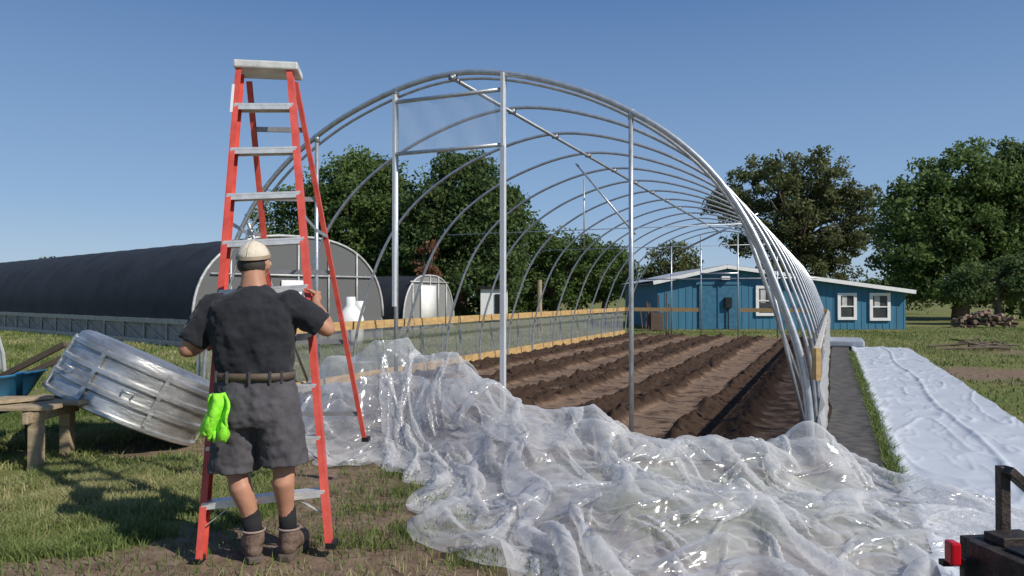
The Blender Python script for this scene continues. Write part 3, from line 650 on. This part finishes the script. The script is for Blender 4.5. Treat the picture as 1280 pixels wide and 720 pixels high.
# ---------------- black tunnel B ----------------
FRAME=mat('frame_grey',(.5,.5,.49),.5,.2)
def tunnel(name,P0,ax_,cr,width,height,length,side,endmat,door=None,nrib=0):
    e=empty(name); P0=Vector((*P0,0));a=Vector((*ax_,0)).normalized();c=Vector((*cr,0)).normalized()
    nprof=28; pr=[]
    for i in range(nprof+1):
        th=math.pi*i/nprof; pr.append((width/2-width/2*math.cos(th)*abs(math.cos(th))**-.25 if abs(math.cos(th))>1e-6 else width/2, side+(height-side)*math.sin(th)**.92 if 0<i<nprof else side))
    nl=int(length/.5); V=[]
    for k in range(nl+1):
        sag=.985 if (k%3) else 1.0
        for (q,z_) in pr:
            zz=side+(z_-side)*sag; V.append(P0+a*(k*.5)+c*(width/2+(q-width/2)*(1 if k%3==0 else .992))+Vector((0,0,zz)))
    npmesh('cover',[tuple(v) for v in V],gridF(nl+1,nprof+1),SHADE,e)
    mb=MB()
    for q in(0,width):
        mb.beam(P0+c*q+Vector((0,0,side-.05)),P0+c*q+a*length+Vector((0,0,side-.05)),.05,.14,m=0)
        mb.beam(P0+c*q+Vector((0,0,.08)),P0+c*q+a*length+Vector((0,0,.08)),.05,.16,m=0)
        k=0.
        while k<length:
            mb.beam(P0+c*q+a*k,P0+c*q+a*k+Vector((0,0,side-.1)),.05,.05,m=0)
            mb.beam(P0+c*q+a*k+Vector((0,0,.1)),P0+c*q+a*(k+1.5)+Vector((0,0,side-.15)),.02,.02,m=0); k+=1.5
    mb.obj('side_rails',mat(name+'_rail',(.38,.37,.34),.7),e)
    mb=MB()
    for q in(0.04,width-.04):
        v=[P0+c*q+Vector((0,0,.02)),P0+c*q+a*length+Vector((0,0,.02)),P0+c*q+a*length+Vector((0,0,side)),P0+c*q+Vector((0,0,side))]; mb.add(v,[(0,1,2,3)])
    mb.obj('side_netting',mat(name+'_net',(.26,.26,.255),.8,0,.3,3,.2),e)
    mb=MB()
    for off in(-.03,length+.03):
        pts=[P0+a*off+c*q+Vector((0,0,z_*1.0)) for q,z_ in pr]; n_=len(pts)
        base=[P0+a*off+c*0,P0+a*off+c*width]
        mb.add([base[0]]+pts+[base[1]],[tuple(range(n_+2))])
    mb.obj('end_walls',endmat,e)
    mb=MB()
    mb.tube([P0+a*-.05+c*q+Vector((0,0,z_)) for q,z_ in pr],.04,8)
    for q in np.linspace(0,width,7)[1:-1]:
        zt=float(np.interp(q,[x[0] for x in pr],[x[1] for x in pr])); mb.beam(P0+a*-.07+c*q,P0+a*-.07+c*q+Vector((0,0,zt)),.04,.05)
    mb.beam(P0+a*-.08+Vector((0,0,2.05))+c*.5,P0+a*-.08+c*(width-.5)+Vector((0,0,2.05)),.04,.05)
    if door:
        q0,q1,zt=door
        mb.beam(P0+a*-.1+c*((q0+q1)/2)+Vector((0,0,.05)),P0+a*-.1+c*((q0+q1)/2)+Vector((0,0,zt)),q1-q0,.05,up=a,m=1)
    mb.obj('end_frame',[FRAME,WHITE],e,True)
    return e
tunnel('shade_tunnel',(-8.75,20.2),(-.757,.654),(.654,.757),6.6,3.25,34,.75,filmmat('end_film',.55,.9,.38,.3,.8),(2.7,3.5,1.9))
tunnel('shade_tunnel',(-4.6,31.0),(-.90,.43),(.43,.90),4.2,2.35,9,.3,filmmat('end_film2',.75,.95,.5,.3,.8),(1.3,2.5,1.9))
e=empty('water_tote'); mb=MB(); mb.loft([(-4.75,21.8,.0,.36,.36),(-4.75,21.8,.75,.38,.38),(-4.75,21.8,.95,.3,.3),(-4.75,21.8,1.15,.14,.14),(-4.75,21.8,1.4,.13,.13)]); mb.box((-4.5,21.9,1.1),(.25,.3,.35)); mb.obj('tote_body',WHITE,e,True)
e=empty('white_shed'); mb=MB(); mb.box((-1.0,42,1.0),(1.5,1.6,1.7),0); mb.box((-1.0,42,1.9),(1.8,1.9,.14),1); mb.box((-.7,41.17,.95),(.5,.05,1.2),1); mb.obj('shed_body',[WHITE,BLACKM],e)
mb=MB(); mb.tube([(.99,26.5,0),(.99,26.5,2.0)],[.1,.08],10); mb.obj('wooden_post',OLDW)
mb=MB(); pts=[(-11.05-1.6*math.cos(t),13.8,1.7*math.sin(t)) for t in np.linspace(0,math.pi,16)]; pts2=[(x-2,y+2.5,z_) for x,y,z_ in pts]
mb.add(pts,[tuple(range(16))]); mb.add(pts+pts2,[(i,i+1,i+17,i+16) for i in range(15)]); mb.tube(pts,.03,8); mb.obj('film_tunnel',FILM4)
# ---------------- blue building ----------------
bd=empty('blue_building'); Yb=31.6
def bx(px): return (px-640)/FP*Yb
def bz(py): return H+(371-py)/FP*Yb
x0,xp,x1=bx(822),bx(906),bx(1132); ze,zp,zr=bz(354),bz(336),bz(366)
BLUE=mat('blue_siding',(.045,.17,.27),.7,0,.14,2,.15,40,stretch=(3,3,.4))
def zroof(x): return ze+(zp-ze)*(x-x0)/(xp-x0) if x<xp else zp+(zr-zp)*(x-xp)/(x1-xp)
D=9
mb=MB()
for y in(Yb,Yb+D): mb.add([(x0,y,0),(x1,y,0),(x1,y,zr),(xp,y,zp),(x0,y,ze)],[(0,1,2,3,4)])
mb.add([(x0,Yb,0),(x0,Yb+D,0),(x0,Yb+D,ze),(x0,Yb,ze)],[(0,1,2,3)]); mb.add([(x1,Yb,0),(x1,Yb+D,0),(x1,Yb+D,zr),(x1,Yb,zr)],[(3,2,1,0)])
x=x0+.02
while x<x1-.05:
    mb.beam((x,Yb-.008,.05),(x,Yb-.008,zroof(x)-.03),.04,.012,up=(0,1,0)); x+=.3
mb.obj('walls',BLUE,bd)
mb=MB()
for (a,za,b_,zb) in((x0-.25,ze-.05,xp,zp+.02),(xp,zp+.02,x1+.25,zr-.03)):
    mb.beam((a,Yb-.35,za+.06),(b_,Yb-.35,zb+.06),.05,.16,up=(0,0,1),m=0)
    mb.add([(a,Yb-.37,za+.15),(b_,Yb-.37,zb+.15),(b_,Yb+D+.3,zb+.15),(a,Yb+D+.3,za+.15)],[(0,1,2,3)],1)
    mb.add([(a,Yb-.32,za+.02),(b_,Yb-.32,zb+.02),(b_,Yb+D+.3,zb+.02),(a,Yb+D+.3,za+.02)],[(0,1,2,3)],0)
mb.obj('roof',[WHITE,mat('roof_metal',(.5,.5,.5),.5,.3)],bd)
GL=mat('window_glass',(.05,.055,.06),.12,0,.3,2,0); CURT=mat('curtain',(.5,.5,.48),.8,0,.2,5,.2)
mb=MB()
for a,b_,t,bb in((946,967,359,393),(1048,1068,368,398),(1088,1110,368,399)):
    xa,xb,zt,zb=bx(a),bx(b_),bz(t),bz(bb); y=Yb-.05
    for q in(xa,xb): mb.box((q,y,(zt+zb)/2),(.13,.07,zt-zb+.13),0)
    for q in(zt,zb): mb.box(((xa+xb)/2,y-.003,q),(xb-xa+.12,.07,.12),0)
    mb.box(((xa+xb)/2,y-.006,(zt+zb)/2),(xb-xa-.1,.05,.05),0)
    mb.box(((xa+xb)/2,y+.02,(zt+zb)/2),(xb-xa-.05,.02,zt-zb-.05),1)
    mb.box((xa+(xb-xa)*.35,y+.005,(zt+zb)/2+.2),((xb-xa)*.3,.01,(zt-zb)*.5),2)
mb.obj('windows',[WHITE,GL,CURT],bd)
mb=MB()
DB=mat('door_blue',(.035,.14,.23),.6)
mb.box((bx(897),Yb-.04,1.0),(1.6,.06,1.95),0); mb.box((bx(897),Yb-.08,1.98),(1.9,.05,.12),0); mb.box((bx(897),Yb-.085,1.0),(.05,.04,1.9),0)
mb.box((bx(909),Yb-.15,1.15),(.28,.15,.45),1); mb.tube([(bx(909),Yb-.15,0),(bx(909),Yb-.15,1.0)],.03,8,1); mb.box((bx(905),Yb-.2,2.2),(.35,.2,.15),2)
mb.obj('door_and_meter',[DB,BLACKM,WHITE],bd)
mb=MB()
for k in range(10): mb.tube([(bx(795)+k*.12,30,0),(bx(795)+k*.12+random.uniform(-.2,.2),30.2,random.uniform(.8,1.6))],.03,6)
mb.box((bx(812),30.2,.4),(.5,.5,.7)); mb.obj('garden_tools',mat('brown_stuff',(.10,.07,.05),.8))
mb=MB()
for i in range(70):
    x=20.2+random.uniform(0,2.6);z_=random.uniform(.08,.75)*(1-abs(x-21.5)/2.2); y=34+random.uniform(-.3,.3); a=random.uniform(-.6,.6)
    mb.tube([(x,y,z_),(x+.4*math.sin(a),y-.4*math.cos(a),z_+random.uniform(-.1,.15))],random.uniform(.05,.1),7,m=i%2)
mb.obj('firewood_pile',[mat('bark',(.09,.065,.05),.9),mat('cut_wood',(.25,.17,.12),.9)])
mb=MB()
for i in range(12):
    x=12+random.uniform(-.8,1.2);y=19.5+random.uniform(-.4,.4); mb.tube([(x,y,.06),(x+random.uniform(-1,1),y+random.uniform(-.3,.3),random.uniform(.05,.3)),(x+random.uniform(-1.3,1.3),y,.1)],.025,6)
mb.obj('fallen_branches',mat('branch',(.14,.11,.08),.9))
# ---------------- trees ----------------
def leafmat(name,c0,c1,c2):
    m,nt,out=newmat(name); L=nt.links.new
    at=N(nt,'ShaderNodeAttribute',attribute_name='shade'); r=N(nt,'ShaderNodeValToRGB'); e=r.color_ramp.elements; e.new(.5)
    for i,(p_,c) in enumerate(((0,c0),(.5,c1),(1,c2))): e[i].position=p_; e[i].color=(*c,1)
    L(at.outputs['Fac'],r.inputs[0]); p=N(nt,'ShaderNodeBsdfPrincipled',Roughness=.6); p.inputs['Specular IOR Level'].default_value=.25; L(r.outputs[0],p.inputs['Base Color'])
    t=N(nt,'ShaderNodeBsdfTranslucent'); L(r.outputs[0],t.inputs[0]); x=N(nt,'ShaderNodeMixShader',Fac=.45); L(p.outputs[0],x.inputs[1]); L(t.outputs[0],x.inputs[2]); L(x.outputs[0],out.inputs[0]); return m
LG=leafmat('leaf_green',(.065,.11,.03),(.125,.19,.055),(.21,.27,.09)); LD=leafmat('leaf_dark',(.052,.09,.03),(.10,.155,.05),(.17,.22,.08))
LO=leafmat('leaf_olive',(.08,.10,.042),(.14,.165,.065),(.22,.23,.10)); LR=leafmat('leaf_brown',(.14,.065,.04),(.24,.12,.07),(.34,.18,.11))
BARK=mat('tree_bark',(.12,.09,.07),.9,0,.3,4,.5,20)
def leaves(cl,nper,size,rng):
    k=len(cl); C_=np.repeat(cl[:,:3],nper,0); R_=np.repeat(cl[:,3],nper)
    d=rng.normal(size=(k*nper,3)); d/=np.linalg.norm(d,axis=1)[:,None]; rad=rng.rand(k*nper)**.45
    P=C_+d*(R_*rad)[:,None]*np.array([1,1,.7])
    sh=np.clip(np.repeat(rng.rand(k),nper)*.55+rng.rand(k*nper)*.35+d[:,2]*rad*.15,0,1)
    a=rng.normal(size=P.shape); a/=np.linalg.norm(a,axis=1)[:,None]; b=np.cross(a,rng.normal(size=P.shape)); b/=np.linalg.norm(b,axis=1)[:,None]
    s=size*rng.uniform(.5,1.3,len(P))[:,None]
    V=np.stack([P-a*s,P-b*s*.55,P+a*s,P+b*s*.55],1).reshape(-1,3)
    return V,np.arange(len(V)).reshape(-1,4),np.repeat(sh,4)
def tree(name,x,y,lobes,trunk,lm,seed,ncl=40,nper=60,size=.16,cr=(.5,1.1),core=.35,sc=1.0):
    rng=np.random.RandomState(seed); e=empty(name); cls=[]
    for (lx,ly,lz,rx,ry,rz) in lobes:
        lx,lz,rx,rz=lx*sc,lz*sc,rx*sc,rz*sc
        n=int(ncl*(rx*ry*rz)**(2/3)/3); d=rng.normal(size=(n,3)); d/=np.linalg.norm(d,axis=1)[:,None]; r=rng.uniform(core,1.08,n)**.6
        p=np.array([x+lx,y+ly,lz])+d*np.array([rx,ry,rz])*r[:,None]; p[:,2]=np.maximum(p[:,2],.4)
        cls.append(np.concatenate([p,rng.uniform(cr[0],cr[1],n)[:,None]],1))
    cl=np.concatenate(cls); V,F,sh=leaves(cl,nper,size,rng); npmesh('foliage',V,F,lm,e,False,{'shade':sh})
    mb=MB(); th,tr_=trunk; mb.tube([(x,y,-.1),(x+.1,y,th*.5),(x+.05,y,th),(x,y,th*1.6)],[tr_*1.3,tr_,tr_*.8,tr_*.3],10)
    sel=rng.choice(len(cl),min(len(cl),34),replace=False)
    for i in sel:
        p=cl[i,:3]; b0=np.array([x,y,th*rng.uniform(.6,1.4)]); mid=(b0*.55+p*.45)+np.array([0,0,.4])
        mb.tube([b0,mid,p],[tr_*.4,tr_*.22,.03],6)
    mb.obj('trunk',BARK,e,True); return e
def pw(px,Y): return (px-640)/FP*Y
tree('tree',pw(445,46),46,[(0,0,6.5,3.6,3.4,2.9),(-3.2,0,5.0,2.6,2.5,2.9),(2.4,0,4.5,2.6,3,3),(-1,0,2.7,4.5,3,2.3),(.5,0,8.0,2.2,2,2.0),(-4,0,2,2,2,2)],(3,.35),LG,11,ncl=56,nper=72,size=.14,sc=1.04)
tree('tree',pw(575,44),44,[(0,0,6.2,3.2,3,3.0),(1.8,0,4.8,2.2,2.5,2.6),(-2.0,0,4.0,2.4,3,3),(.2,0,7.7,1.9,2,1.9),(0,0,2.3,3.6,3,2.2),(2.4,0,6.2,1.4,1.5,1.4)],(3,.35),LD,12,ncl=56,nper=72,size=.14,sc=1.05)
tree('tree',pw(535,40.6),40.6,[(0,0,3.3,.8,.5,1.1),(.2,0,2.1,.8,.5,.8)],(1.5,.1),LR,13,ncl=70,nper=60,size=.11,cr=(.25,.5))
tree('tree',pw(690,62),62,[(-1.5,0,5.4,3.2,2,2.4),(2,0,4.4,3,2,2.2),(4.6,0,3.4,2.4,2,2.2),(-4,0,2.6,2.5,2,2.5),(0,0,2,5,2,2)],(2.5,.3),LG,14,ncl=55,nper=60,size=.17)
tree('tree',pw(755,66),66,[(0,0,3.4,2.6,2,2.4),(-3,0,3.2,2.5,2,2.6)],(2,.25),LD,15,ncl=50,nper=60,size=.17)
tree('tree',pw(842,70),70,[(0,0,4.8,2.3,2,1.8),(-1.5,0,3.0,2,2,1.6),(1.8,0,3.4,1.6,1.5,1.6)],(2.6,.2),LO,16,ncl=36,nper=50,size=.17)
tree('tree',pw(1000,55),55,[(-2.6,0,10.0,2.6,2.5,1.8),(.8,0,10.6,2.6,2.5,1.7),(3.6,0,8.6,2.5,2.3,1.7),(-4.9,0,8.0,2.2,2,1.5),(0,0,8.0,3.2,3,1.6),(4.4,0,6.2,2.4,2,1.4),(-2,0,5.6,3.2,2.5,1.6),(1.6,0,5.0,2.8,2.5,1.6),(.5,0,3.4,3.5,2.5,1.5)],(5.5,.4),LO,17,ncl=38,nper=70,size=.14,cr=(.4,.9),core=.15)
tree('tree',pw(1200,44),44,[(0,0,8.4,2.2,2.2,2.0),(-2.2,0,6.2,2.2,2.2,2.2),(2.2,0,7.0,2.2,2.2,2.3),(-3.0,0,4.0,1.9,2,1.9),(0,0,5,3,2.5,2.5),(4.4,0,7.4,2.4,2.2,2.4),(4.4,0,4.6,2.4,2.2,2.2),(-1,0,2.6,2.6,2,1.7),(3,0,2.4,3,2,1.8)],(3.6,.4),LG,18,ncl=56,nper=72,size=.14,sc=1.02)
tree('tree',pw(1285,46),46,[(0,0,8.8,2.4,2.2,2.0),(2,0,6.5,2.6,2.2,2.5),(-1.5,0,4.5,2.6,2.2,2.5)],(3.6,.4),LD,19,ncl=50,nper=70,size=.14,sc=1.04)
tree('shrub_tree',pw(1245,37),37,[(0,0,2.2,1.9,1.5,1.1),(1.4,0,2.5,1.6,1.3,1.0),(-1.5,0,1.9,1.1,1,.8)],(1.6,.16),LD,20,ncl=75,nper=70,size=.10,cr=(.3,.6))
tree('shrub_tree',pw(1105,60),60,[(0,0,2.0,2.0,1.5,1.4),(-2,0,1.6,1.8,1.2,1.1),(2.5,0,1.7,2,1.2,1.3)],(1.2,.12),LD,22,ncl=50,nper=50,size=.16)
rng=np.random.RandomState(5); n=900; xs=rng.uniform(-260,260,n); cl=np.stack([xs,190+rng.uniform(-6,6,n),rng.uniform(.5,1,n)*(1.5+3.5*fbm(xs,xs*0,.03,3,95)),rng.uniform(1.5,2.8,n)],1)
V,F,sh=leaves(cl,26,.7,rng); npmesh('distant_treeline',V,F,LD,None,False,{'shade':sh})
tree('tree',pw(58,85),85,[(0,0,5.2,1.2,1,1.2),(-.8,0,3.5,1.2,1,2)],(3,.15),LG,23,ncl=24,nper=24,size=.2,cr=(.4,.7))
print('done')
